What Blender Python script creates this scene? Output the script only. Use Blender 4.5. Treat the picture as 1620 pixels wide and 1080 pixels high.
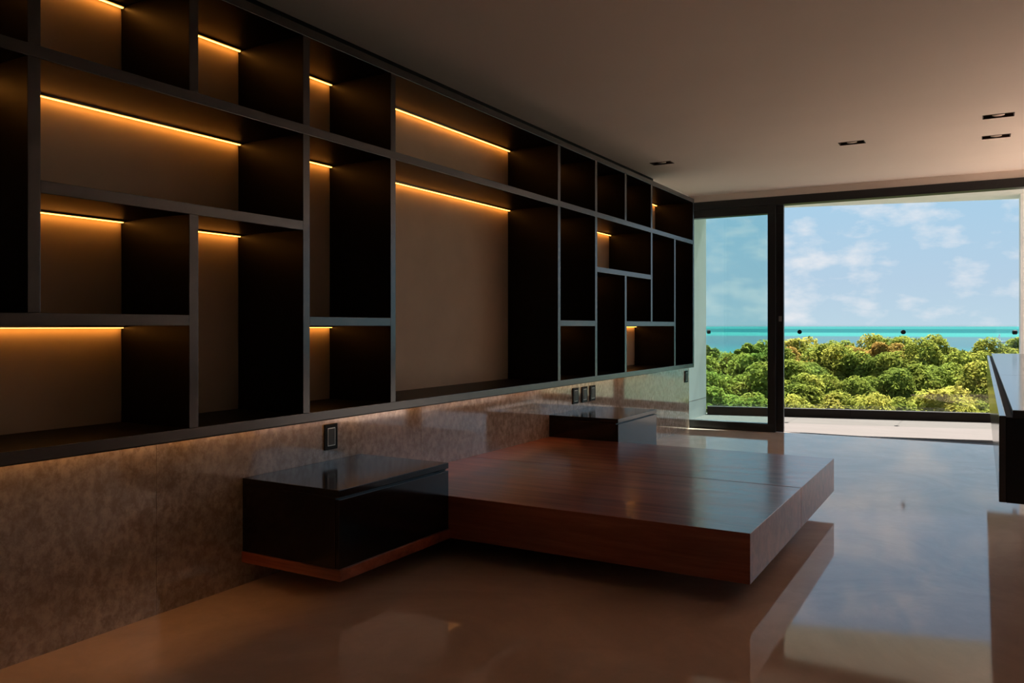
import bpy, bmesh, math, random
from mathutils import Vector, Matrix

for o in list(bpy.data.objects):
    bpy.data.objects.remove(o, do_unlink=True)
scene = bpy.context.scene
COL = scene.collection
PI = math.pi

# ------------------------------------------------------------------ camera
cam_d = bpy.data.cameras.new('camera')
cam_d.sensor_width = 36.0
cam_d.lens = 1289.0 / 1620.0 * 36.0
cam_d.shift_y = (516.0 - 540.0) / 1620.0
cam_d.clip_start = 0.05
cam_d.clip_end = 60000
cam = bpy.data.objects.new('camera', cam_d)
cam.location = (0, 0, 1.2)
cam.rotation_euler = (PI / 2, 0, math.radians(29.93))
COL.objects.link(cam)
scene.camera = cam

# ------------------------------------------------------------------ sky
SKY_STRENGTH = 0.79
SUN_STRENGTH = 23.0
SUN_ELEV, SUN_AZ = math.radians(55.5), math.radians(1)      # azimuth from +Y (over the sea), positive to +X
w = bpy.data.worlds.new('world')
scene.world = w
w.use_nodes = True
nt = w.node_tree
nt.nodes.clear()
N = nt.nodes.new
Lk = nt.links.new
tc = N('ShaderNodeTexCoord')
sep = N('ShaderNodeSeparateXYZ')
Lk(tc.outputs['Generated'], sep.inputs[0])
grad = N('ShaderNodeValToRGB')
cr = grad.color_ramp
cr.elements[0].position = 0.0
cr.elements[0].color = (0.50, 0.66, 0.77, 1)
cr.elements[1].position = 1.0
cr.elements[1].color = (0.16, 0.33, 0.62, 1)
e = cr.elements.new(0.05); e.color = (0.46, 0.62, 0.77, 1)
e = cr.elements.new(0.16); e.color = (0.38, 0.61, 0.80, 1)
e = cr.elements.new(0.45); e.color = (0.28, 0.48, 0.74, 1)
Lk(sep.outputs['Z'], grad.inputs[0])
mp = N('ShaderNodeMapping')
mp.inputs['Location'].default_value = (0.37, 0.1, 0.22)
mp.inputs['Scale'].default_value = (12.0, 12.0, 26.0)
Lk(tc.outputs['Generated'], mp.inputs[0])
nz = N('ShaderNodeTexNoise')
nz.inputs['Scale'].default_value = 1.25
nz.inputs['Detail'].default_value = 7
nz.inputs['Roughness'].default_value = 0.55
Lk(mp.outputs[0], nz.inputs[0])
cl = N('ShaderNodeValToRGB')
cl.color_ramp.elements[0].position = 0.485
cl.color_ramp.elements[0].color = (0, 0, 0, 1)
cl.color_ramp.elements[1].position = 0.68
cl.color_ramp.elements[1].color = (0.9, 0.9, 0.9, 1)
Lk(nz.outputs[0], cl.inputs[0])
mixc = N('ShaderNodeMix')
mixc.data_type = 'RGBA'
Lk(cl.outputs[0], mixc.inputs[0])
Lk(grad.outputs[0], mixc.inputs[6])
mixc.inputs[7].default_value = (0.80, 0.82, 0.86, 1)
bg = N('ShaderNodeBackground')
bg.inputs[1].default_value = SKY_STRENGTH
Lk(mixc.outputs[2], bg.inputs[0])
wo = N('ShaderNodeOutputWorld')
Lk(bg.outputs[0], wo.inputs[0])

sun_d = bpy.data.lights.new('sun', 'SUN')
sun_d.energy = SUN_STRENGTH
sun_d.angle = math.radians(0.6)
sun_d.color = (1.0, 0.95, 0.88)
sun = bpy.data.objects.new('sun', sun_d)
COL.objects.link(sun)
to_sun = Vector((math.sin(SUN_AZ) * math.cos(SUN_ELEV), math.cos(SUN_AZ) * math.cos(SUN_ELEV), math.sin(SUN_ELEV)))
sun.rotation_euler = to_sun.to_track_quat('Z', 'Y').to_euler()

vs = scene.view_settings
vs.view_transform = 'Standard'
vs.look = 'None'
vs.exposure = 0.36
vs.gamma = 1.0
vs.use_curve_mapping = False


# ------------------------------------------------------------------ materials
def new_mat(name):
    m = bpy.data.materials.new(name)
    m.use_nodes = True
    m.node_tree.nodes.clear()
    return m, m.node_tree.nodes.new, m.node_tree.links.new


def pbr(name, col, rough=0.5, spec=0.5, ior=1.5, metal=0.0, coat=0.0, coat_rough=0.1, noise=None, bump=None, emit=None):
    """noise=(scale xyz, amount, detail): colour variation in object space; bump=(scale, strength)"""
    m, N, L = new_mat(name)
    b = N('ShaderNodeBsdfPrincipled')
    o = N('ShaderNodeOutputMaterial')
    L(b.outputs[0], o.inputs[0])
    b.inputs['Base Color'].default_value = (*col, 1)
    b.inputs['Roughness'].default_value = rough
    b.inputs['Specular IOR Level'].default_value = spec
    b.inputs['IOR'].default_value = ior
    b.inputs['Metallic'].default_value = metal
    b.inputs['Coat Weight'].default_value = coat
    b.inputs['Coat Roughness'].default_value = coat_rough
    if emit:
        b.inputs['Emission Color'].default_value = (*emit[0], 1)
        b.inputs['Emission Strength'].default_value = emit[1]
    g = N('ShaderNodeNewGeometry')
    if noise:
        mpn = N('ShaderNodeMapping')
        mpn.inputs['Scale'].default_value = noise[0]
        L(g.outputs['Position'], mpn.inputs[0])
        t = N('ShaderNodeTexNoise')
        t.inputs['Scale'].default_value = 1
        t.inputs['Detail'].default_value = noise[2]
        L(mpn.outputs[0], t.inputs[0])
        r = N('ShaderNodeValToRGB')
        r.color_ramp.elements[0].position = 0.3
        r.color_ramp.elements[1].position = 0.7
        r.color_ramp.elements[0].color = tuple(c * (1 - noise[1]) for c in col) + (1,)
        r.color_ramp.elements[1].color = tuple(min(1, c * (1 + noise[1])) for c in col) + (1,)
        L(t.outputs[0], r.inputs[0])
        L(r.outputs[0], b.inputs['Base Color'])
    if bump:
        t2 = N('ShaderNodeTexNoise')
        t2.inputs['Scale'].default_value = bump[0]
        t2.inputs['Detail'].default_value = 4
        L(g.outputs['Position'], t2.inputs[0])
        bm_ = N('ShaderNodeBump')
        bm_.inputs['Strength'].default_value = bump[1]
        bm_.inputs['Distance'].default_value = 0.002
        L(t2.outputs[0], bm_.inputs['Height'])
        L(bm_.outputs[0], b.inputs['Normal'])
    return m


def marble(name, base, vein, scale, rough, vein_amt=1.0, ior=1.55, stretch=(1, 1, 1), grain=False):
    m, N, L = new_mat(name)
    b = N('ShaderNodeBsdfPrincipled')
    o = N('ShaderNodeOutputMaterial')
    L(b.outputs[0], o.inputs[0])
    g = N('ShaderNodeNewGeometry')
    mpn = N('ShaderNodeMapping')
    mpn.inputs['Scale'].default_value = stretch
    L(g.outputs['Position'], mpn.inputs[0])
    n1 = N('ShaderNodeTexNoise')
    n1.inputs['Scale'].default_value = scale
    n1.inputs['Detail'].default_value = 9
    n1.inputs['Roughness'].default_value = 0.65
    n1.inputs['Distortion'].default_value = 1.1
    L(mpn.outputs[0], n1.inputs[0])
    n2 = N('ShaderNodeTexNoise')
    n2.inputs['Scale'].default_value = scale * 2.6
    n2.inputs['Detail'].default_value = 8
    n2.inputs['Roughness'].default_value = 0.6
    n2.inputs['Distortion'].default_value = 0.7
    L(mpn.outputs[0], n2.inputs[0])
    # veins: narrow band of the second noise around 0.5
    mth = N('ShaderNodeMath'); mth.operation = 'SUBTRACT'; mth.inputs[1].default_value = 0.5
    L(n2.outputs[0], mth.inputs[0])
    ab = N('ShaderNodeMath'); ab.operation = 'ABSOLUTE'
    L(mth.outputs[0], ab.inputs[0])
    r2 = N('ShaderNodeValToRGB')
    r2.color_ramp.elements[0].position = 0.0
    r2.color_ramp.elements[0].color = (vein_amt, vein_amt, vein_amt, 1)
    r2.color_ramp.elements[1].position = 0.07
    r2.color_ramp.elements[1].color = (0, 0, 0, 1)
    if grain:                                       # cloudy crystalline mottling instead of veins
        n2.inputs['Scale'].default_value = scale * 4
        n2.inputs['Detail'].default_value = 10
        n2.inputs['Roughness'].default_value = 0.72
        n2.inputs['Distortion'].default_value = 0.25
        r2.color_ramp.elements[0].position = 0.40
        r2.color_ramp.elements[1].position = 0.60
        L(n2.outputs[0], r2.inputs[0])
    else:
        L(ab.outputs[0], r2.inputs[0])
    r1 = N('ShaderNodeValToRGB')
    r1.color_ramp.elements[0].position = 0.32
    r1.color_ramp.elements[0].color = tuple(c * 0.8 for c in base) + (1,)
    r1.color_ramp.elements[1].position = 0.68
    r1.color_ramp.elements[1].color = tuple(min(1, c * 1.15) for c in base) + (1,)
    L(n1.outputs[0], r1.inputs[0])
    mx = N('ShaderNodeMix'); mx.data_type = 'RGBA'
    L(r2.outputs[0], mx.inputs[0])
    L(r1.outputs[0], mx.inputs[6])
    mx.inputs[7].default_value = (*vein, 1)
    L(mx.outputs[2], b.inputs['Base Color'])
    b.inputs['Roughness'].default_value = rough
    b.inputs['IOR'].default_value = ior
    return m


def wood(name, dark, light, rough, coat=0.6, coat_rough=0.12):
    m, N, L = new_mat(name)
    b = N('ShaderNodeBsdfPrincipled')
    o = N('ShaderNodeOutputMaterial')
    L(b.outputs[0], o.inputs[0])
    g = N('ShaderNodeNewGeometry')
    mpn = N('ShaderNodeMapping')
    mpn.inputs['Scale'].default_value = (0.55, 9.0, 9.0)          # grain runs along X
    L(g.outputs['Position'], mpn.inputs[0])
    n1 = N('ShaderNodeTexNoise')
    n1.inputs['Scale'].default_value = 1.6
    n1.inputs['Detail'].default_value = 8
    n1.inputs['Roughness'].default_value = 0.6
    n1.inputs['Distortion'].default_value = 0.6
    L(mpn.outputs[0], n1.inputs[0])
    n2 = N('ShaderNodeTexNoise')
    n2.inputs['Scale'].default_value = 14
    n2.inputs['Detail'].default_value = 4
    L(mpn.outputs[0], n2.inputs[0])
    ad = N('ShaderNodeMath'); ad.operation = 'MULTIPLY_ADD'
    ad.inputs[1].default_value = 0.25
    L(n2.outputs[0], ad.inputs[0])
    L(n1.outputs[0], ad.inputs[2])
    r1 = N('ShaderNodeValToRGB')
    r1.color_ramp.elements[0].position = 0.45
    r1.color_ramp.elements[0].color = (*dark, 1)
    r1.color_ramp.elements[1].position = 0.8
    r1.color_ramp.elements[1].color = (*light, 1)
    L(ad.outputs[0], r1.inputs[0])
    L(r1.outputs[0], b.inputs['Base Color'])
    b.inputs['Roughness'].default_value = rough
    b.inputs['Coat Weight'].default_value = coat
    mr = N('ShaderNodeMapRange')
    mr.inputs['From Min'].default_value = 0.4
    mr.inputs['From Max'].default_value = 0.8
    mr.inputs['To Min'].default_value = coat_rough * 0.7
    mr.inputs['To Max'].default_value = coat_rough * 1.5
    L(ad.outputs[0], mr.inputs[0])
    L(mr.outputs[0], b.inputs['Coat Roughness'])
    return m


def thin_glass(name, tint, ior=1.5, rough=0.0):
    m, N, L = new_mat(name)
    tr = N('ShaderNodeBsdfTransparent')
    tr.inputs[0].default_value = (*tint, 1)
    gl = N('ShaderNodeBsdfGlossy')
    gl.inputs['Roughness'].default_value = rough
    lw = N('ShaderNodeLayerWeight')                 # Schlick reflectance, the same from both sides of the sheet
    pw = N('ShaderNodeMath'); pw.operation = 'POWER'; pw.inputs[1].default_value = 5
    L(lw.outputs['Facing'], pw.inputs[0])
    fr = N('ShaderNodeMath'); fr.operation = 'MULTIPLY_ADD'
    fr.inputs[1].default_value = 0.96; fr.inputs[2].default_value = 0.03
    L(pw.outputs[0], fr.inputs[0])
    mx = N('ShaderNodeMixShader')
    L(fr.outputs[0], mx.inputs[0])
    L(tr.outputs[0], mx.inputs[1])
    L(gl.outputs[0], mx.inputs[2])
    o = N('ShaderNodeOutputMaterial')
    L(mx.outputs[0], o.inputs[0])
    return m


LED_COL = (1.0, 0.365, 0.055)
M = {}
M['floor'] = marble('polished_beige_marble_floor', (0.78, 0.565, 0.45), (0.69, 0.49, 0.385), 0.9, 0.055, 0.35, ior=1.72)
M['wall_marble'] = marble('polished_brown_marble_wall', (0.58, 0.49, 0.425), (0.25, 0.19, 0.15), 7.0, 0.06, 0.75, ior=1.85, stretch=(1, 1, 0.85), grain=True)
M['joint'] = pbr('slab_joint_grout', (0.16, 0.13, 0.11), 0.8)
M['ceiling'] = pbr('ceiling_plaster', (0.88, 0.80, 0.735), 0.85, 0.2, noise=((0.8, 0.8, 0.8), 0.03, 3))
M['plaster'] = pbr('interior_wall_plaster', (0.88, 0.83, 0.78), 0.8, 0.3, noise=((1.1, 1.1, 1.1), 0.04, 3))
M['far_wall'] = pbr('taupe_painted_wall', (0.46, 0.42, 0.385), 0.8, 0.3, noise=((1.1, 1.1, 1.1), 0.04, 3))
M['white_render'] = pbr('white_exterior_render', (0.86, 0.86, 0.83), 0.85, 0.2, noise=((2, 2, 2), 0.04, 4), bump=(60, 0.2))
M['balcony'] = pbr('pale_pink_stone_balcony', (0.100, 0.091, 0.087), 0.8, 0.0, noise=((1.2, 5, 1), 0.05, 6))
M['lacquer'] = pbr('satin_black_board', (0.003, 0.0026, 0.0026), 0.40, 0.2, noise=((30, 3, 3), 0.25, 5))
M['edge'] = pbr('charcoal_edge_banding', (0.005, 0.005, 0.0055), 0.24, 0.5, ior=1.75, noise=((0.5, 0.5, 0.5), 0.05, 2))
M['back'] = pbr('tan_woven_back_panel', (0.60, 0.48, 0.36), 0.75, 0.2, noise=((5, 5, 5), 0.05, 5), bump=(350, 0.15))
M['led'] = pbr('warm_led_diffuser', (0.8, 0.7, 0.6), 0.5, emit=(LED_COL, 9.0))
M['led_under'] = pbr('warm_led_diffuser_low', (0.8, 0.7, 0.6), 0.5, emit=((1.0, 0.45, 0.13), 12.0))
M['alu'] = pbr('brushed_aluminium_profile', (0.25, 0.24, 0.23), 0.4, metal=0.9)
M['wood'] = wood('glossy_reddish_wood', (0.21, 0.045, 0.022), (0.44, 0.125, 0.064), 0.4, 0.85, 0.17)
M['plinth'] = pbr('matt_black_plinth', (0.008, 0.007, 0.007), 0.7)
M['night'] = pbr('dark_espresso_lacquer', (0.007, 0.005, 0.0045), 0.13, 0.5, ior=1.5, noise=((4, 40, 40), 0.3, 5))
M['groove'] = pbr('shadow_groove_black', (0.004, 0.004, 0.004), 0.7)
M['black_metal'] = pbr('black_anodised_frame', (0.012, 0.012, 0.014), 0.35, 0.5, noise=((40, 40, 4), 0.15, 3))
M['door_glass'] = thin_glass('blue_tinted_door_glass', (0.89, 0.965, 0.96))
M['rail_glass'] = thin_glass('clear_railing_glass', (0.965, 0.985, 0.975))
M['rail_edge'] = pbr('dark_bronze_channel', (0.022, 0.018, 0.016), 0.8, 0.1, noise=((3, 3, 3), 0.1, 3))
M['clamp'] = pbr('black_steel_clamp', (0.01, 0.011, 0.014), 0.7, 0.1)
M['console_top'] = pbr('glossy_dark_console_top', (0.02, 0.02, 0.022), 0.12, 0.6, ior=1.7, noise=((3, 20, 3), 0.2, 4))
M['console'] = pbr('black_console_lacquer', (0.008, 0.008, 0.010), 0.22, 0.5, noise=((3, 20, 3), 0.2, 4))
M['plate'] = pbr('black_switch_plate', (0.006, 0.005, 0.005), 0.5, 0.25)
M['rocker'] = pbr('grey_switch_insert', (0.05, 0.045, 0.043), 0.4)
M['silver'] = pbr('silver_trim_line', (0.55, 0.53, 0.50), 0.3, metal=0.9)
M['downlight_dark'] = pbr('dark_bronze_downlight', (0.06, 0.03, 0.02), 0.5)
M['downlight_lamp'] = pbr('frosted_unlit_lamp', (0.75, 0.6, 0.5), 0.35)
M['sail'] = pbr('white_sail', (0.85, 0.85, 0.85), 0.7)
M['bark'] = pbr('grey_brown_bark', (0.12, 0.085, 0.06), 0.9, noise=((6, 6, 2), 0.35, 5))
M['ground'] = pbr('dark_mangrove_floor', (0.045, 0.06, 0.025), 0.95, noise=((0.4, 0.4, 0.4), 0.4, 5))


def leaf_mat(name, stops):
    m, N, L = new_mat(name)
    oi = N('ShaderNodeObjectInfo')
    g = N('ShaderNodeNewGeometry')
    n = N('ShaderNodeTexNoise')
    n.inputs['Scale'].default_value = 0.9
    n.inputs['Detail'].default_value = 5
    L(g.outputs['Position'], n.inputs[0])
    a = N('ShaderNodeMath'); a.operation = 'MULTIPLY_ADD'
    a.inputs[1].default_value = 0.38
    a.inputs[2].default_value = 0.0
    L(oi.outputs['Random'], a.inputs[0])
    s = N('ShaderNodeMath'); s.operation = 'ADD'
    L(a.outputs[0], s.inputs[0])
    mr = N('ShaderNodeMapRange')
    mr.inputs['From Min'].default_value = 0.3
    mr.inputs['From Max'].default_value = 0.7
    mr.inputs['To Max'].default_value = 0.60
    L(n.outputs[0], mr.inputs[0])
    L(mr.outputs[0], s.inputs[1])
    r = N('ShaderNodeValToRGB')
    els = r.color_ramp.elements
    els[0].position, els[0].color = stops[0][0], (*stops[0][1], 1)
    els[1].position, els[1].color = stops[-1][0], (*stops[-1][1], 1)
    for p, c in stops[1:-1]:
        q = els.new(p); q.color = (*c, 1)
    L(s.outputs[0], r.inputs[0])
    d = N('ShaderNodeBsdfDiffuse')
    t = N('ShaderNodeBsdfTranslucent')
    L(r.outputs[0], d.inputs[0])
    L(r.outputs[0], t.inputs[0])
    mx = N('ShaderNodeMixShader')
    mx.inputs[0].default_value = 0.5
    L(d.outputs[0], mx.inputs[1])
    L(t.outputs[0], mx.inputs[2])
    o = N('ShaderNodeOutputMaterial')
    L(mx.outputs[0], o.inputs[0])
    return m


M['leaf'] = leaf_mat('mangrove_leaves', [(0.0, (0.094, 0.140, 0.031)), (0.35, (0.175, 0.215, 0.039)), (0.7, (0.272, 0.265, 0.049)), (1.0, (0.359, 0.298, 0.069))])
M['leaf_warm'] = leaf_mat('mangrove_leaves_turning_orange', [(0.0, (0.224, 0.195, 0.043)), (0.5, (0.333, 0.229, 0.060)), (1.0, (0.397, 0.188, 0.060))])


def sea_mat():
    m, N, L = new_mat('turquoise_sea_with_sandbars')
    g = N('ShaderNodeNewGeometry')
    sp = N('ShaderNodeSeparateXYZ')
    L(g.outputs['Position'], sp.inputs[0])
    n = N('ShaderNodeTexNoise')
    n.inputs['Scale'].default_value = 0.0025
    n.inputs['Detail'].default_value = 5
    L(g.outputs['Position'], n.inputs[0])
    wob = N('ShaderNodeMapRange')
    wob.inputs['To Min'].default_value = 0.9
    wob.inputs['To Max'].default_value = 1.1
    L(n.outputs[0], wob.inputs[0])
    dv = N('ShaderNodeMath'); dv.operation = 'DIVIDE'
    dv.inputs[0].default_value = 9.2 * 1289 * 0.92 / 50.0
    L(sp.outputs['Y'], dv.inputs[1])
    mu = N('ShaderNodeMath'); mu.operation = 'MULTIPLY'
    L(dv.outputs[0], mu.inputs[0])
    L(wob.outputs[0], mu.inputs[1])
    r = N('ShaderNodeValToRGB')
    stops = [(0.0, (0.022, 0.089, 0.097)), (0.06, (0.019, 0.096, 0.097)), (0.085, (0.012, 0.060, 0.068)), (0.16, (0.012, 0.064, 0.072)),
             (0.185, (0.026, 0.116, 0.112)), (0.25, (0.026, 0.112, 0.112)), (0.29, (0.037, 0.071, 0.086)), (0.50, (0.034, 0.068, 0.086)),
             (0.66, (0.030, 0.083, 0.096)), (0.85, (0.037, 0.103, 0.099)), (1.0, (0.043, 0.107, 0.099))]
    els = r.color_ramp.elements
    els[0].position, els[0].color = stops[0][0], (*stops[0][1], 1)
    els[1].position, els[1].color = stops[-1][0], (*stops[-1][1], 1)
    for p, c in stops[1:-1]:
        q = els.new(p); q.color = (*c, 1)
    L(mu.outputs[0], r.inputs[0])
    d = N('ShaderNodeBsdfDiffuse')
    L(r.outputs[0], d.inputs[0])
    gl = N('ShaderNodeBsdfGlossy')
    gl.inputs['Roughness'].default_value = 0.35
    mx = N('ShaderNodeMixShader')
    mx.inputs[0].default_value = 0.0
    L(d.outputs[0], mx.inputs[1])
    L(gl.outputs[0], mx.inputs[2])
    o = N('ShaderNodeOutputMaterial')
    L(mx.outputs[0], o.inputs[0])
    return m


M['sea'] = sea_mat()

# ------------------------------------------------------------------ builders
WLOC = {}
_cache = {}


def link(o, parent=None, wloc=(0, 0, 0)):
    COL.objects.link(o)
    wloc = Vector(wloc)
    WLOC[o.name] = wloc
    if parent is not None:
        o.parent = parent
        o.location = wloc - WLOC[parent.name]
    else:
        o.location = wloc
    return o


def tag(o, label=None, cat=None, group=None, kind=None):
    if label: o['label'] = label
    if cat: o['category'] = cat
    if group: o['group'] = group
    if kind: o['kind'] = kind
    return o


def thing(name, loc, label, cat, group=None, kind=None):
    o = bpy.data.objects.new(name, None)
    o.empty_display_size = 0.1
    link(o, None, loc)
    return tag(o, label, cat, group, kind)


def box_mesh(dx, dy, dz, mat, bevel=0.0, front=None):
    key = (round(dx, 4), round(dy, 4), round(dz, 4), mat, bevel, front)
    if key in _cache:
        return _cache[key]
    bm = bmesh.new()
    bmesh.ops.create_cube(bm, size=1.0)
    bmesh.ops.scale(bm, vec=(dx, dy, dz), verts=bm.verts)
    if bevel > 0:
        bmesh.ops.bevel(bm, geom=list(bm.edges), offset=bevel, segments=2, affect='EDGES', profile=0.6)
    me = bpy.data.meshes.new('box')
    bm.to_mesh(me)
    bm.free()
    me.materials.append(M[mat])
    if front:                                        # edge banding on the face towards the room
        me.materials.append(M[front])
        for p in me.polygons:
            if p.normal.x > 0.9: p.material_index = 1
    _cache[key] = me
    return me


def box(name, lo, hi, mat, parent=None, bevel=0.0, front=None, kind=None):
    d = [hi[i] - lo[i] for i in range(3)]
    c = [(hi[i] + lo[i]) / 2 for i in range(3)]
    o = bpy.data.objects.new(name, box_mesh(d[0], d[1], d[2], mat, bevel, front))
    link(o, parent, c)
    if kind: o['kind'] = kind
    return o


def struct(name, lo, hi, mat, label=None, parent=None):
    o = box(name, lo, hi, mat, parent)
    if parent is None:
        o['kind'] = 'structure'
        if label: o['label'] = label
    return o


def mesh_obj(name, bm, mat, parent=None, loc=(0, 0, 0), smooth=False):
    me = bpy.data.meshes.new(name)
    bm.to_mesh(me)
    bm.free()
    me.materials.append(M[mat])
    if smooth:
        for p in me.polygons: p.use_smooth = True
    o = bpy.data.objects.new(name, me)
    return link(o, parent, loc)


def prism(name, pts, z0, z1, mat, parent=None, loc=(0, 0, 0)):
    bm = bmesh.new()
    a = [bm.verts.new((p[0], p[1], z0)) for p in pts]
    b = [bm.verts.new((p[0], p[1], z1)) for p in pts]
    n = len(pts)
    bm.faces.new(list(reversed(a)))
    bm.faces.new(b)
    for i in range(n):
        bm.faces.new((a[i], a[(i + 1) % n], b[(i + 1) % n], b[i]))
    bmesh.ops.recalc_face_normals(bm, faces=bm.faces)
    return mesh_obj(name, bm, mat, parent, loc)


# ------------------------------------------------------------------ room constants
XW = -2.974            # face of the marble wall
XR = 4.6               # right wall, out of view beyond the console
YB = -0.9              # wall behind the camera
YW = 9.44              # inner face of the window frame
ZC = 2.74              # ceiling

# floor
struct('floor', (XW - 0.3, YB - 0.2, -0.25), (XR + 0.2, 9.60, 0.0), 'floor', 'polished beige marble floor')

# ceiling with four rectangular openings for the recessed lights
LIGHTS = [(-2.61, 7.37), (-0.94, 7.352), (0.110, 6.94), (0.106, 7.69)]
LX, LY = 0.095, 0.055
bm = bmesh.new()
xs = sorted({XW - 0.3, XR + 0.2} | {x + s * LX for x, y in LIGHTS for s in (-1, 1)})
ys = sorted({YB - 0.2, 9.62} | {y + s * LY for x, y in LIGHTS for s in (-1, 1)})
grid = {}
for i, x in enumerate(xs):
    for j, y in enumerate(ys):
        grid[i, j] = bm.verts.new((x, y, ZC))
for i in range(len(xs) - 1):
    for j in range(len(ys) - 1):
        cx, cy = (xs[i] + xs[i + 1]) / 2, (ys[j] + ys[j + 1]) / 2
        if any(abs(cx - x) < LX and abs(cy - y) < LY for x, y in LIGHTS):
            continue
        bm.faces.new((grid[i, j], grid[i, j + 1], grid[i + 1, j + 1], grid[i + 1, j]))
# rim of the slab and its top, so that the ceiling has thickness
x0, x1, y0, y1 = xs[0], xs[-1], ys[0], ys[-1]
tv = [bm.verts.new(p) for p in ((x0, y0, 3.05), (x1, y0, 3.05), (x1, y1, 3.05), (x0, y1, 3.05))]
lv = [bm.verts.new(p) for p in ((x0, y0, ZC), (x1, y0, ZC), (x1, y1, ZC), (x0, y1, ZC))]
bm.faces.new(tv)
for k in range(4):
    bm.faces.new((lv[k], lv[(k + 1) % 4], tv[(k + 1) % 4], tv[k]))
ceil_o = mesh_obj('ceiling', bm, 'ceiling')
tag(ceil_o, 'pale plaster ceiling', kind='structure')

# left wall: plaster core, marble slabs as facing below and behind the shelving
wl = struct('wall_left', (XW - 0.32, YB - 0.2, 0.0), (XW - 0.012, 9.34, ZC), 'joint', 'wall faced with polished brown marble slabs')
joints = [YB, 0.36, 2.20, 4.05, 5.896, 7.74, 9.34]
for a, b in zip(joints[:-1], joints[1:]):
    box('marble_slab', (XW - 0.012, a + 0.001, 0.0), (XW, b - 0.001, 0.86), 'wall_marble', wl)
box('plaster_field', (XW - 0.012, YB, 0.862), (XW, 9.34, ZC), 'plaster', wl)

struct('wall_right', (XR, YB - 0.2, 0.0), (XR + 0.2, 9.60, ZC), 'far_wall', 'plain plaster wall on the far right side')
struct('wall_back', (XW - 0.02, YB - 0.2, 0.0), (XR, YB, ZC), 'far_wall', 'plain plaster wall behind the viewer')
struct('wall_front', (XW - 0.31, YW + 0.01, 2.665), (XR, 9.60, ZC), 'ceiling', 'plaster header band above the window frame')

# window frame over the whole opening and the sliding leaves at its left end
wf = thing('window_1', (-1.3, 9.52, 0), 'wide black aluminium frame of the balcony opening', None, kind='structure')
box('head_frame', (XW - 0.31, YW, 2.571), (XR, 9.60, 2.664), 'black_metal', wf, 0.004)
box('jamb', (XR - 0.07, YW, 0.0), (XR - 0.001, 9.60, 2.571), 'black_metal', wf, 0.004)
box('mullion', (2.30, YW, 0.004), (2.37, 9.57, 2.571), 'black_metal', wf, 0.004)
tr = box('floor_track', (XW - 0.31, 9.575, -0.005), (XR - 0.07, 9.60, 0.004), 'black_metal', wf)
box('floor_track', (XW - 0.31, 9.601, -0.02), (XR - 0.07, 9.615, 0.001), 'black_metal', wf)


def leaf(name, xl, xr_, ya, yb, label, stile):
    t = thing(name, ((xl + xr_) / 2, (ya + yb) / 2, 0), label, None, kind='structure')
    box('top_rail', (xl, ya, 2.478), (xr_, yb, 2.570), 'black_metal', t, 0.003)
    box('bottom_rail', (xl, ya, 0.004), (xr_, yb, 0.094), 'black_metal', t, 0.003)
    box('stile', (xl, ya, 0.094), (xl + 0.08, yb, 2.478), 'black_metal', t, 0.003)
    box('stile', (xr_ - stile, ya, 0.094), (xr_, yb, 2.478), 'black_metal', t, 0.003)
    ym = (ya + yb) / 2
    g = box('glass_pane', (xl + 0.08, ym - 0.006, 0.094), (xr_ - stile, ym + 0.006, 2.478), 'door_glass', t)
    return t


d1 = leaf('door_1', -3.27, -2.012, 9.445, 9.495, 'inner sliding glass door leaf in black frame', 0.085)
d2 = leaf('door_2', -3.27, -1.936, 9.515, 9.565, 'outer sliding glass door leaf stacked behind the inner leaf', 0.095)
lk = box('latch', (-1.985, 9.495, 1.255), (-1.955, 9.515, 1.315), 'silver', d2, 0.003)

# ------------------------------------------------------------------ balcony
EL, ER = Vector((-3.28, 11.06)), Vector((0.41, 12.0))          # outer edge line
ed = (ER - EL).normalized()
en = Vector((-ed.y, ed.x))                                        # outward normal
EL2, ER2 = EL - ed * 0.6, ER + ed * 0.6
out = en * 0.22
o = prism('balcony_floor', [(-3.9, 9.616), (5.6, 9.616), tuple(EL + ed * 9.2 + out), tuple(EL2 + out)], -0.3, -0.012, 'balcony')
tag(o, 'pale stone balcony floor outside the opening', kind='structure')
o = prism('balcony_ceiling', [(-3.9, 9.625), (0.9, 9.625), tuple(ER + ed * 0.5 + en * 0.05), tuple(EL2 + en * 0.05)], 2.80, 3.05, 'white_render')
tag(o, 'underside of the balcony roof', kind='structure')
o = prism('balcony_wall_left', [(-3.6, 9.36), (-3.282, 9.36), (-3.282, EL.y), (-3.6, EL.y - 0.08)], -0.012, 2.80, 'white_render')
tag(o, 'white rendered side wall at the left end of the balcony', kind='structure')
bl = box('reveal_line', (-3.284, 9.62, 0.218), (-3.2805, 11.04, 0.226), 'joint', o)
o = prism('balcony_column', [(0.412, 11.55), (0.9, 11.67), (0.9, ER.y + 0.125), (0.412, ER.y)], -0.012, 2.80, 'white_render')
tag(o, 'white rendered column at the right end of the glass railing', kind='structure')

# glass railing
ang = math.atan2(ed.y, ed.x)
rl = thing('glass_railing', (EL.x + 1.85, EL.y + 0.47, 0), 'frameless glass balustrade standing in a dark base channel', 'railing')
J = [EL + ed * 0.012, Vector((-2.10, 11.36)), Vector((-0.866, 11.675)), ER - ed * 0.012]
J = [EL + ed * ((q - EL).dot(ed)) for q in J]


def along(name, a, b, off0, off1, z0, z1, mat, parent):
    """box between two points of the railing line"""
    Lc = (b - a).length
    me = box_mesh(Lc, off1 - off0, z1 - z0, mat, 0.002 if mat != 'rail_glass' else 0.0)
    ob = bpy.data.objects.new(name, me)
    c = (a + b) / 2 + en * ((off0 + off1) / 2)
    link(ob, parent, (c.x, c.y, (z0 + z1) / 2))
    ob.rotation_euler.z = ang
    return ob


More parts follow.
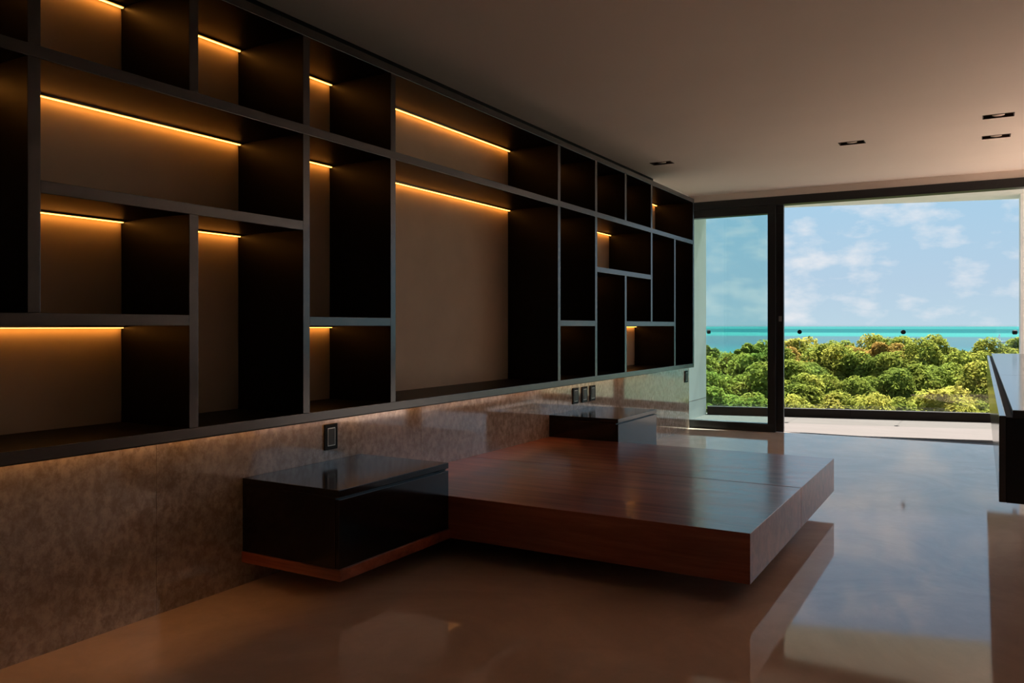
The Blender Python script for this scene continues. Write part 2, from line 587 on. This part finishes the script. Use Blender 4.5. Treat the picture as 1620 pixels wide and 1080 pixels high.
mid = EL + ed * ((Vector((-1.49, 11.516)) - EL).dot(ed))
along('base_channel', J[0], mid - ed * 0.002, 0.0, 0.09, -0.012, 0.10, 'rail_edge', rl)
along('base_channel', mid + ed * 0.002, J[3], 0.0, 0.09, -0.012, 0.10, 'rail_edge', rl)
for a, b in zip(J[:-1], J[1:]):
    along('glass_panel', a + ed * 0.0015, b - ed * 0.0015, 0.038, 0.052, 0.101, 1.215, 'rail_glass', rl)
for k, q in enumerate(J):
    bm = bmesh.new()
    bmesh.ops.create_cone(bm, cap_ends=True, segments=20, radius1=0.028, radius2=0.028, depth=0.05)
    bmesh.ops.bevel(bm, geom=[e_ for e_ in bm.edges if len(e_.link_faces) == 2 and e_.calc_face_angle(0) > 1], offset=0.006, segments=2, affect='EDGES')
    c = q + en * 0.045
    if k == 0: c = c + ed * 0.02
    if k == 3: c = c - ed * 0.02
    cl_o = mesh_obj('clamp', bm, 'clamp', rl, (c.x, c.y, 1.125))
    if k in (1, 2):
        cl_o.rotation_euler = (PI / 2, 0, ang)
    else:
        cl_o.rotation_euler = (PI / 2, 0, ang + PI / 2)

# ------------------------------------------------------------------ outdoors: ground, sea
bm = bmesh.new()
for p in ((-400, 14, -7.2), (300, 14, -7.2), (260, 150, -7.8), (-420, 120, -7.8)):
    bm.verts.new(p)
bm.faces.new(bm.verts)
o = mesh_obj('ground', bm, 'ground'); tag(o, 'shaded ground under the trees', kind='structure')
bm = bmesh.new()
for p in ((-50000, 60, -8.0), (50000, 60, -8.0), (50000, 50000, -8.0), (-50000, 50000, -8.0)):
    bm.verts.new(p)
bm.faces.new(bm.verts)
o = mesh_obj('sea', bm, 'sea'); tag(o, 'calm turquoise sea with darker bands up to the horizon', kind='structure')

# ------------------------------------------------------------------ wall shelving unit
XF, XBK = -2.53, -2.930                 # front of the boards, face of the back panels
T = 0.040                               # board thickness
V = {-2: 0.22, -1: 0.83, 0: 1.442, 1: 2.030, 2: 2.612, 3: 3.212, 4: 5.050, 5: 5.675, 6: 6.268, 7: 6.876, 8: 7.508, 9: 8.085}
ZB, Z1, Z2, Z3, ZT = 0.804, 1.222, 1.634, 2.050, 2.474
su = thing('wall_shelving', (XW + 0.2, 4.15, ZB - T / 2), 'long dark wall-hung shelving unit with lit open niches', 'shelving')
HT = T / 2


def vboard(k, z0, z1):
    return box('vertical_panel', (XBK, V[k] - HT, z0 + HT), (XF, V[k] + HT, z1 - HT), 'lacquer', su, 0.0015, 'edge')


def hboard(k0, k1, z, name='shelf_board'):
    return box(name, (XBK, V[k0] + HT, z - HT), (XF, V[k1] - HT, z + HT), 'lacquer', su, 0.0015, 'edge')


box('bottom_board', (XW, V[-2] - HT, ZB - HT), (XF, V[9] + HT, ZB + HT), 'lacquer', su, 0.0015, 'edge')
box('top_board', (XW, V[-2] - HT, ZT - HT), (XF, V[9] + HT, ZT + HT), 'lacquer', su, 0.0015, 'edge')
box('end_panel', (XW, V[-2] - HT, ZB + HT), (XF, V[-2] + HT, ZT - HT), 'lacquer', su, 0.0015, 'edge')
box('end_panel', (XW, V[9] - HT, ZB + HT), (XF, V[9] + HT, ZT - HT), 'lacquer', su, 0.0015, 'edge')
box('gap_shade_panel', (XW + 0.0005, V[-2] - HT, ZT + HT), (XW + 0.008, V[9] + HT, ZC - 0.001), 'lacquer', su)  # dark sheet on the wall paints the shade in the gap above the shelving
hboard(-2, 9, Z3)
for k in (-1, 0, 1, 2, 3, 4, 5, 6, 7):
    vboard(k, Z3, ZT)
vboard(-1, ZB, Z3)
vboard(0, Z1, Z3)
vboard(1, ZB, Z2)
vboard(2, ZB, Z3)
vboard(3, ZB, Z3)
vboard(4, ZB, Z3)
vboard(5, ZB, Z3)
vboard(6, ZB, Z2)
vboard(7, Z1, Z3)
vboard(8, ZB, Z3)
hboard(0, 2, Z2)
hboard(-1, 1, Z1)
hboard(2, 3, Z1)
hboard(4, 5, Z1)
hboard(5, 7, Z2)
hboard(6, 8, Z1)
NICHES = [(-2, -1, Z3, ZT), (-1, 0, Z3, ZT), (0, 1, Z3, ZT), (1, 2, Z3, ZT), (2, 3, Z3, ZT), (3, 4, Z3, ZT), (4, 5, Z3, ZT), (5, 6, Z3, ZT), (6, 7, Z3, ZT), (7, 9, Z3, ZT),
          (-2, -1, ZB, Z3), (-1, 0, Z1, Z3), (0, 2, Z2, Z3), (0, 1, Z1, Z2), (1, 2, ZB, Z2), (-1, 1, ZB, Z1), (2, 3, Z1, Z3), (2, 3, ZB, Z1), (3, 4, ZB, Z3),
          (4, 5, Z1, Z3), (4, 5, ZB, Z1), (5, 7, Z2, Z3), (5, 6, ZB, Z2), (6, 7, Z1, Z2), (6, 8, ZB, Z1), (7, 8, Z1, Z3), (8, 9, ZB, Z3)]
for a, b, za, zb in NICHES:
    ya, yb = V[a] + HT + 0.001, V[b] - HT - 0.001
    box('back_panel', (XBK - 0.018, ya, za + HT + 0.001), (XBK, yb, zb - HT - 0.001), 'back', su)
    pr_ = box('led_profile', (XBK + 0.004, ya + 0.002, zb - HT - 0.007), (XBK + 0.030, yb - 0.002, zb - HT), 'alu', su)
    tag(box('led_diffuser', (XBK + 0.012, ya + 0.004, zb - HT - 0.0095), (XBK + 0.021, yb - 0.004, zb - HT - 0.007), 'led', pr_), 'glowing warm LED line')
pr_ = box('led_profile', (XW + 0.008, V[-2], ZB - HT - 0.007), (XW + 0.060, V[9] - 0.01, ZB - HT), 'alu', su)
box('added_led_shield', (XW + 0.060, V[-2], ZB - HT - 0.066), (XW + 0.064, V[9] - 0.01, ZB - HT), 'lacquer', pr_)  # added unseen lip that keeps the strip's reflection out of the polished floor
tag(box('led_diffuser', (XW + 0.016, V[-2] + 0.01, ZB - HT - 0.0095), (XW + 0.028, V[9] - 0.02, ZB - HT - 0.007), 'led_under', pr_), 'warm LED line washing the marble')

# ------------------------------------------------------------------ platform bed
BY0, BY1, BX, BZ0, BZ1 = 3.487, 5.755, -0.846, 0.107, 0.324
SEAM = 4.615
bed = thing('platform_bed', (-1.9, SEAM, 0), 'low reddish-brown glossy wooden platform bed without mattress', 'bed')
box('platform_panel', (XW + 0.001, BY0, BZ0), (BX, SEAM - 0.0025, BZ1), 'wood', bed, 0.003)
box('platform_panel', (XW + 0.001, SEAM + 0.0025, BZ0), (BX, BY1, BZ1), 'wood', bed, 0.003)
box('plinth', (XW + 0.001, BY0 + 0.45, 0.0), (BX - 0.55, BY1 - 0.45, BZ0), 'plinth', bed)


def nightstand(ya, yb, label):
    xf = -2.385
    t = thing('nightstand', (-2.68, (ya + yb) / 2, BZ0), label, 'nightstand', 'nightstands flanking the bed')
    xb = XW + 0.001
    box('carcass', (xb, ya, 0.157), (xf - 0.02, yb, 0.462), 'night', t, 0.002)
    box('top_panel', (xb, ya, 0.466), (xf, yb, 0.496), 'night', t, 0.002)
    box('groove_strip', (xb, ya + 0.004, 0.461), (xf - 0.012, yb - 0.004, 0.467), 'groove', t)
    d = box('drawer_front', (xf - 0.02, ya + 0.001, 0.157), (xf, yb - 0.001, 0.455), 'night', t, 0.002)
    box('finger_notch', (xf - 0.004, yb - 0.075, 0.4545), (xf + 0.0006, yb - 0.03, 0.4585), 'groove', d)
    box('base_slab', (xb, ya - 0.006, BZ0), (xf + 0.012, yb, 0.156), 'wood', t, 0.003)
    return t


nightstand(2.655, BY0 - 0.001, 'dark lacquered nightstand nearest the viewer, left of the bed')
nightstand(BY1 + 0.001, 6.60, 'dark lacquered nightstand on the window side of the bed')

# ------------------------------------------------------------------ floating console on the right
CX0 = 0.05
cs = thing('wall_console', (0.36, 6.2, 0.0), 'long black raised console with glossy top at the right edge', 'console')
box('carcass', (CX0 + 0.02, 3.06, 0.633), (0.65, 9.36, 0.905), 'console', cs, 0.002)
for a, b in ((3.06, 5.24), (5.244, 9.36)):
    box('top_slab', (CX0 + 0.038, a, 0.905), (0.65, b, 0.932), 'console_top', cs, 0.002)
box('groove_strip', (CX0 + 0.0205, 3.062, 0.9045), (CX0 + 0.0375, 9.358, 0.9075), 'groove', cs)  # black strip puts the shade of the pull groove into the colour
for k in range(4):
    a = 3.06 + k * 1.575
    fp = box('drawer_front', (CX0, a + 0.0015, 0.633), (CX0 + 0.02, a + 1.5735, 0.912), 'console_top', cs, 0.003)

for a in (5.0, 8.6):
    box('support_panel', (0.40, a, 0.0), (0.62, a + 0.06, 0.633), 'console', cs, 0.002)

# ------------------------------------------------------------------ recessed ceiling lights
LLAB = ['recessed ceiling light nearest the shelving', 'recessed ceiling light in the middle of the ceiling',
        'recessed ceiling light at right, the one farther from the window', 'recessed ceiling light at right, the one nearer the window']
for (x, y), lab in zip(LIGHTS, LLAB):
    t = thing('ceiling_light', (x, y, ZC), lab, 'light', 'recessed ceiling lights')
    bm = bmesh.new()
    # open-bottomed housing
    zt = ZC + 0.09
    q = [(-LX, -LY), (LX, -LY), (LX, LY), (-LX, LY)]
    lo_ = [bm.verts.new((a, b, 0)) for a, b in q]
    up_ = [bm.verts.new((a, b, 0.09)) for a, b in q]
    bm.faces.new(up_)
    for k in range(4):
        bm.faces.new((lo_[k], lo_[(k + 1) % 4], up_[(k + 1) % 4], up_[k]))
    mesh_obj('housing', bm, 'downlight_dark', t, (x, y, ZC))
    for lo, hi in (((-LX - .006, -LY - .006), (LX + .006, -LY)), ((-LX - .006, LY), (LX + .006, LY + .006)), ((-LX - .006, -LY), (-LX, LY)), ((LX, -LY), (LX + .006, LY))):
        box('frame_bar', (x + lo[0], y + lo[1], ZC - 0.003), (x + hi[0], y + hi[1], ZC + 0.001), 'downlight_dark', t)
    bm = bmesh.new()
    bmesh.ops.create_cone(bm, cap_ends=True, segments=24, radius1=0.040, radius2=0.028, depth=0.06)
    lamp = mesh_obj('lamp', bm, 'downlight_lamp', t, (x, y, ZC + 0.034), True)

# ------------------------------------------------------------------ wall outlets
OUT = [(3.243, 0.619, 0.096, 0.135, 'black wall switch plate above the near nightstand'),
       (6.231, 0.613, 0.108, 0.135, 'leftmost of the three black socket plates above the far nightstand'),
       (6.411, 0.613, 0.108, 0.135, 'middle of the three black socket plates above the far nightstand'),
       (6.580, 0.613, 0.108, 0.135, 'rightmost of the three black socket plates above the far nightstand'),
       (9.215, 0.617, 0.110, 0.135, 'black switch plate at the window end of the marble wall')]
for y, z, wd, ht, lab in OUT:
    t = thing('switch_plate', (XW, y, z - ht / 2), lab, 'switch', 'switch plates on the marble wall')
    box('plate', (XW + 0.0005, y - wd / 2, z - ht / 2), (XW + 0.010, y + wd / 2, z + ht / 2), 'plate', t, 0.002)
    box('trim', (XW + 0.010, y - wd * .29, z - ht * .35), (XW + 0.0115, y + wd * .29, z + ht * .35), 'silver', t)
    box('rocker', (XW + 0.010, y - wd * .25, z - ht * .32), (XW + 0.0135, y + wd * .25, z + ht * .32), 'rocker', t, 0.001)

# ------------------------------------------------------------------ trees
rnd = random.Random(7)


def crown_mesh(name, rx, rz, lobes, leaves, size, seed, mat):
    r = random.Random(seed)
    L = []
    for i in range(lobes):
        th = r.uniform(0, 2 * PI)
        ph = math.acos(r.uniform(-0.55, 1))
        k = r.uniform(0.4, 0.82)
        L.append((Vector((math.sin(ph) * math.cos(th) * rx * k, math.sin(ph) * math.sin(th) * rx * k, math.cos(ph) * rz * k)), r.uniform(0.24, 0.40) * rx))
    verts, faces = [], []
    for i in range(leaves):
        c, lr = L[r.randrange(lobes)]
        d = Vector((r.gauss(0, 1), r.gauss(0, 1), r.gauss(0, 1) + 0.25)).normalized()
        p = c + d * lr * (r.uniform(0.55, 1.0) ** 0.5)
        n = (d + Vector((r.gauss(0, .5), r.gauss(0, .5), r.gauss(0, .5) + 0.4))).normalized()
        u = n.orthogonal().normalized()
        u.rotate(Matrix.Rotation(r.uniform(0, 2 * PI), 3, n))
        v = n.cross(u)
        s = size * r.uniform(0.6, 1.3)
        b = len(verts)
        verts += [p - u * s, p - v * s * 0.45 + n * s * .1, p + u * s, p + v * s * 0.45 + n * s * .1]
        faces.append((b, b + 1, b + 2, b + 3))
    me = bpy.data.meshes.new(name)
    me.from_pydata([tuple(v) for v in verts], [], faces)
    me.materials.append(M[mat])
    return me


def trunk_mesh(seed, h):
    r = random.Random(seed)
    bm = bmesh.new()

    def limb(p, q, r0, r1):
        d = (q - p)
        m = Matrix.Translation((p + q) / 2) @ d.to_track_quat('Z', 'Y').to_matrix().to_4x4()
        bmesh.ops.create_cone(bm, cap_ends=True, segments=7, radius1=r0, radius2=r1, depth=d.length, matrix=m)
    a = Vector((0, 0, 0)); b = Vector((r.uniform(-.3, .3), r.uniform(-.3, .3), h * 0.55))
    limb(a, b, 0.16, 0.11)
    for k in range(5):
        th = k * 1.26 + r.uniform(-.3, .3)
        limb(b, Vector((math.cos(th) * 0.9, math.sin(th) * 0.9, h * r.uniform(.75, .95))), 0.09, 0.03)
    me = bpy.data.meshes.new('trunk')
    bm.to_mesh(me); bm.free()
    me.materials.append(M['bark'])
    return me


CR = [crown_mesh('crown', 1.9, 1.7, 28, 12000, 0.105, 11, 'leaf'), crown_mesh('crown', 1.7, 1.9, 26, 11500, 0.10, 23, 'leaf'),
      crown_mesh('crown', 2.1, 1.5, 30, 12500, 0.108, 37, 'leaf'), crown_mesh('crown', 1.5, 1.6, 24, 10000, 0.10, 41, 'leaf')]
CRW = crown_mesh('crown', 1.5, 1.4, 24, 10000, 0.10, 53, 'leaf_warm')
CRS = crown_mesh('crown', 0.75, 0.85, 7, 1500, 0.12, 61, 'leaf')
TR = [trunk_mesh(3, 5.6), trunk_mesh(5, 5.6)]
GZ = -7.3


def tree(x, y, top, crown, rz, label, name='mangrove_tree', sc=1.0, cz=1.7):
    """crown centre so that its top reaches z=top; trunk from the ground to the crown"""
    t = thing(name, (x, y, GZ), label, 'tree', 'dense trees below the balcony')
    c = bpy.data.objects.new('crown', crown)
    link(c, t, (x, y, top - cz * sc))
    c.rotation_euler.z = rz
    c.scale = (sc, sc, sc)
    k = bpy.data.objects.new('trunk', TR[int(rz * 10) % 2])
    link(k, t, (x, y, GZ))
    k.rotation_euler.z = rz
    k.scale = (0.3, 0.3, (top - cz * sc - GZ) / 5.4) if cz < 1 else (1, 1, (top - cz * sc - GZ) / 4.9)
    return t


ROWS = [  # distance along the optical direction, mean top height, spacing, label
    (24.0, -1.62, 1.6, 'in the lowest foliage just past the railing'),
    (28.0, -1.05, 1.7, 'in the second band of foliage'),
    (32.5, -0.45, 1.9, 'in the middle band of the dense thicket'),
    (37.0, 0.10, 2.0, 'in the band under the skyline')]
ORD = ['leftmost', 'second', 'third', 'fourth', 'fifth', 'sixth', 'seventh', 'eighth', 'ninth', 'tenth', 'eleventh', 'twelfth', 'thirteenth', 'fourteenth', 'fifteenth',
       'sixteenth', 'seventeenth', 'eighteenth', 'nineteenth', 'twentieth']


def ordinal(k, what, where):
    return f'leftmost {what} {where}' if k == 0 else f'{ORD[k]} {what} from the left {where}'


ca, sa = math.cos(math.radians(29.93)), math.sin(math.radians(29.93))


def fromdir(u, d):
    r_ = u * d
    return r_ * ca - d * sa, r_ * sa + d * ca


for D, top, sp, lab in ROWS:
    u = 0.165 + rnd.uniform(0, .03)
    k = 0
    while u < 0.72:
        x, y = fromdir(u, D + rnd.uniform(-1.2, 1.2))
        tree(x, y, top + rnd.uniform(-.35, .35), CR[rnd.randrange(4)], rnd.uniform(0, 6.28), ordinal(k, 'bushy green tree', lab), sc=rnd.uniform(.9, 1.15))
        u += sp / D * rnd.uniform(0.85, 1.15)
        k += 1
# skyline trees: (image-plane tangent, distance, top height, crown, scale, label)
SKY = [(0.195, 42, 0.30, 1, 1.0), (0.232, 42, 0.05, 2, 0.9), (0.268, 42, -0.02, 2, 1.0), (0.315, 42, 0.25, 0, 1.0), (0.352, 42, 0.50, 1, 1.0),
       (0.392, 41, 0.74, 3, 1.0), (0.437, 42, 0.58, 0, 1.0), (0.467, 42, 0.62, 1, 0.9), (0.492, 40, 0.76, 2, 1.0), (0.515, 41, 0.58, 0, 0.9),
       (0.553, 44, 0.02, 2, 0.9), (0.590, 45, 0.36, 0, 1.0), (0.630, 46, 0.55, 1, 1.0), (0.675, 45, 0.5, 2, 1.0), (0.72, 45, 0.6, 0, 1.0)]
for k, (u, D, top, ci, sc) in enumerate(SKY):
    x, y = fromdir(u, D)
    lab = ordinal(k, 'green tree', 'on the skyline of the thicket against the sea')
    if abs(u - 0.492) < 1e-6: lab = 'tallest rounded green tree crown on the skyline right of centre'
    tree(x, y, top, CR[ci], rnd.uniform(0, 6.28), lab, sc=sc * 1.12)
x, y = fromdir(0.413, 40); tree(x, y, 0.42, CRW, 1.1, 'tree turning orange at a dip in the skyline', sc=0.8, cz=1.4)
x, y = fromdir(0.462, 40); tree(x, y, 0.55, CRW, 2.2, 'yellowish tree on the skyline left of the tallest crown', sc=0.8, cz=1.4)
x, y = fromdir(0.337, 40); tree(x, y, 0.35, CRW, 4.0, 'yellowish tree on the skyline beside the door frame', sc=0.9, cz=1.4)
x, y = fromdir(0.291, 41); tree(x, y, 0.42, CRS, 0.5, 'slim tree standing above the skyline behind the door glass', sc=1.0, cz=0.8)
x, y = fromdir(0.238, 41); tree(x, y, 0.35, CRS, 2.5, 'slim tree beside the white balcony wall at left', sc=1.1, cz=0.8)

# ------------------------------------------------------------------ sailboat
sb = thing('sailboat', (9.0, 535, -8), 'tiny white sailboat on the sea above the trees', 'boat')
bm = bmesh.new()
pts = [(-2.6, -0.7, 0.8), (2.0, -0.8, 0.8), (3.2, 0, 0.9), (2.0, 0.8, 0.8), (-2.6, 0.7, 0.8)]
lo_ = [bm.verts.new((p[0] * .85, p[1] * .6, -0.2)) for p in pts]
hi_ = [bm.verts.new(p) for p in pts]
bm.faces.new(hi_); bm.faces.new(list(reversed(lo_)))
for k in range(5):
    bm.faces.new((lo_[k], lo_[(k + 1) % 5], hi_[(k + 1) % 5], hi_[k]))
mesh_obj('hull', bm, 'sail', sb, (9, 535, -8))
bm = bmesh.new()
bmesh.ops.create_cone(bm, cap_ends=True, segments=8, radius1=0.06, radius2=0.04, depth=5.0)
mesh_obj('mast', bm, 'sail', sb, (9.3, 535, -5.0))
bm = bmesh.new()
a = [bm.verts.new(p) for p in ((0.2, -0.03, 1.4), (0.2, -0.03, 5.2), (-1.6, -0.03, 1.5))]
b = [bm.verts.new(p) for p in ((0.2, 0.03, 1.4), (0.2, 0.03, 5.2), (-1.6, 0.03, 1.5))]
bm.faces.new(a); bm.faces.new(list(reversed(b)))
for k in range(3):
    bm.faces.new((a[k], b[k], b[(k + 1) % 3], a[(k + 1) % 3]))
mesh_obj('sail', bm, 'sail', sb, (9, 535, -8))
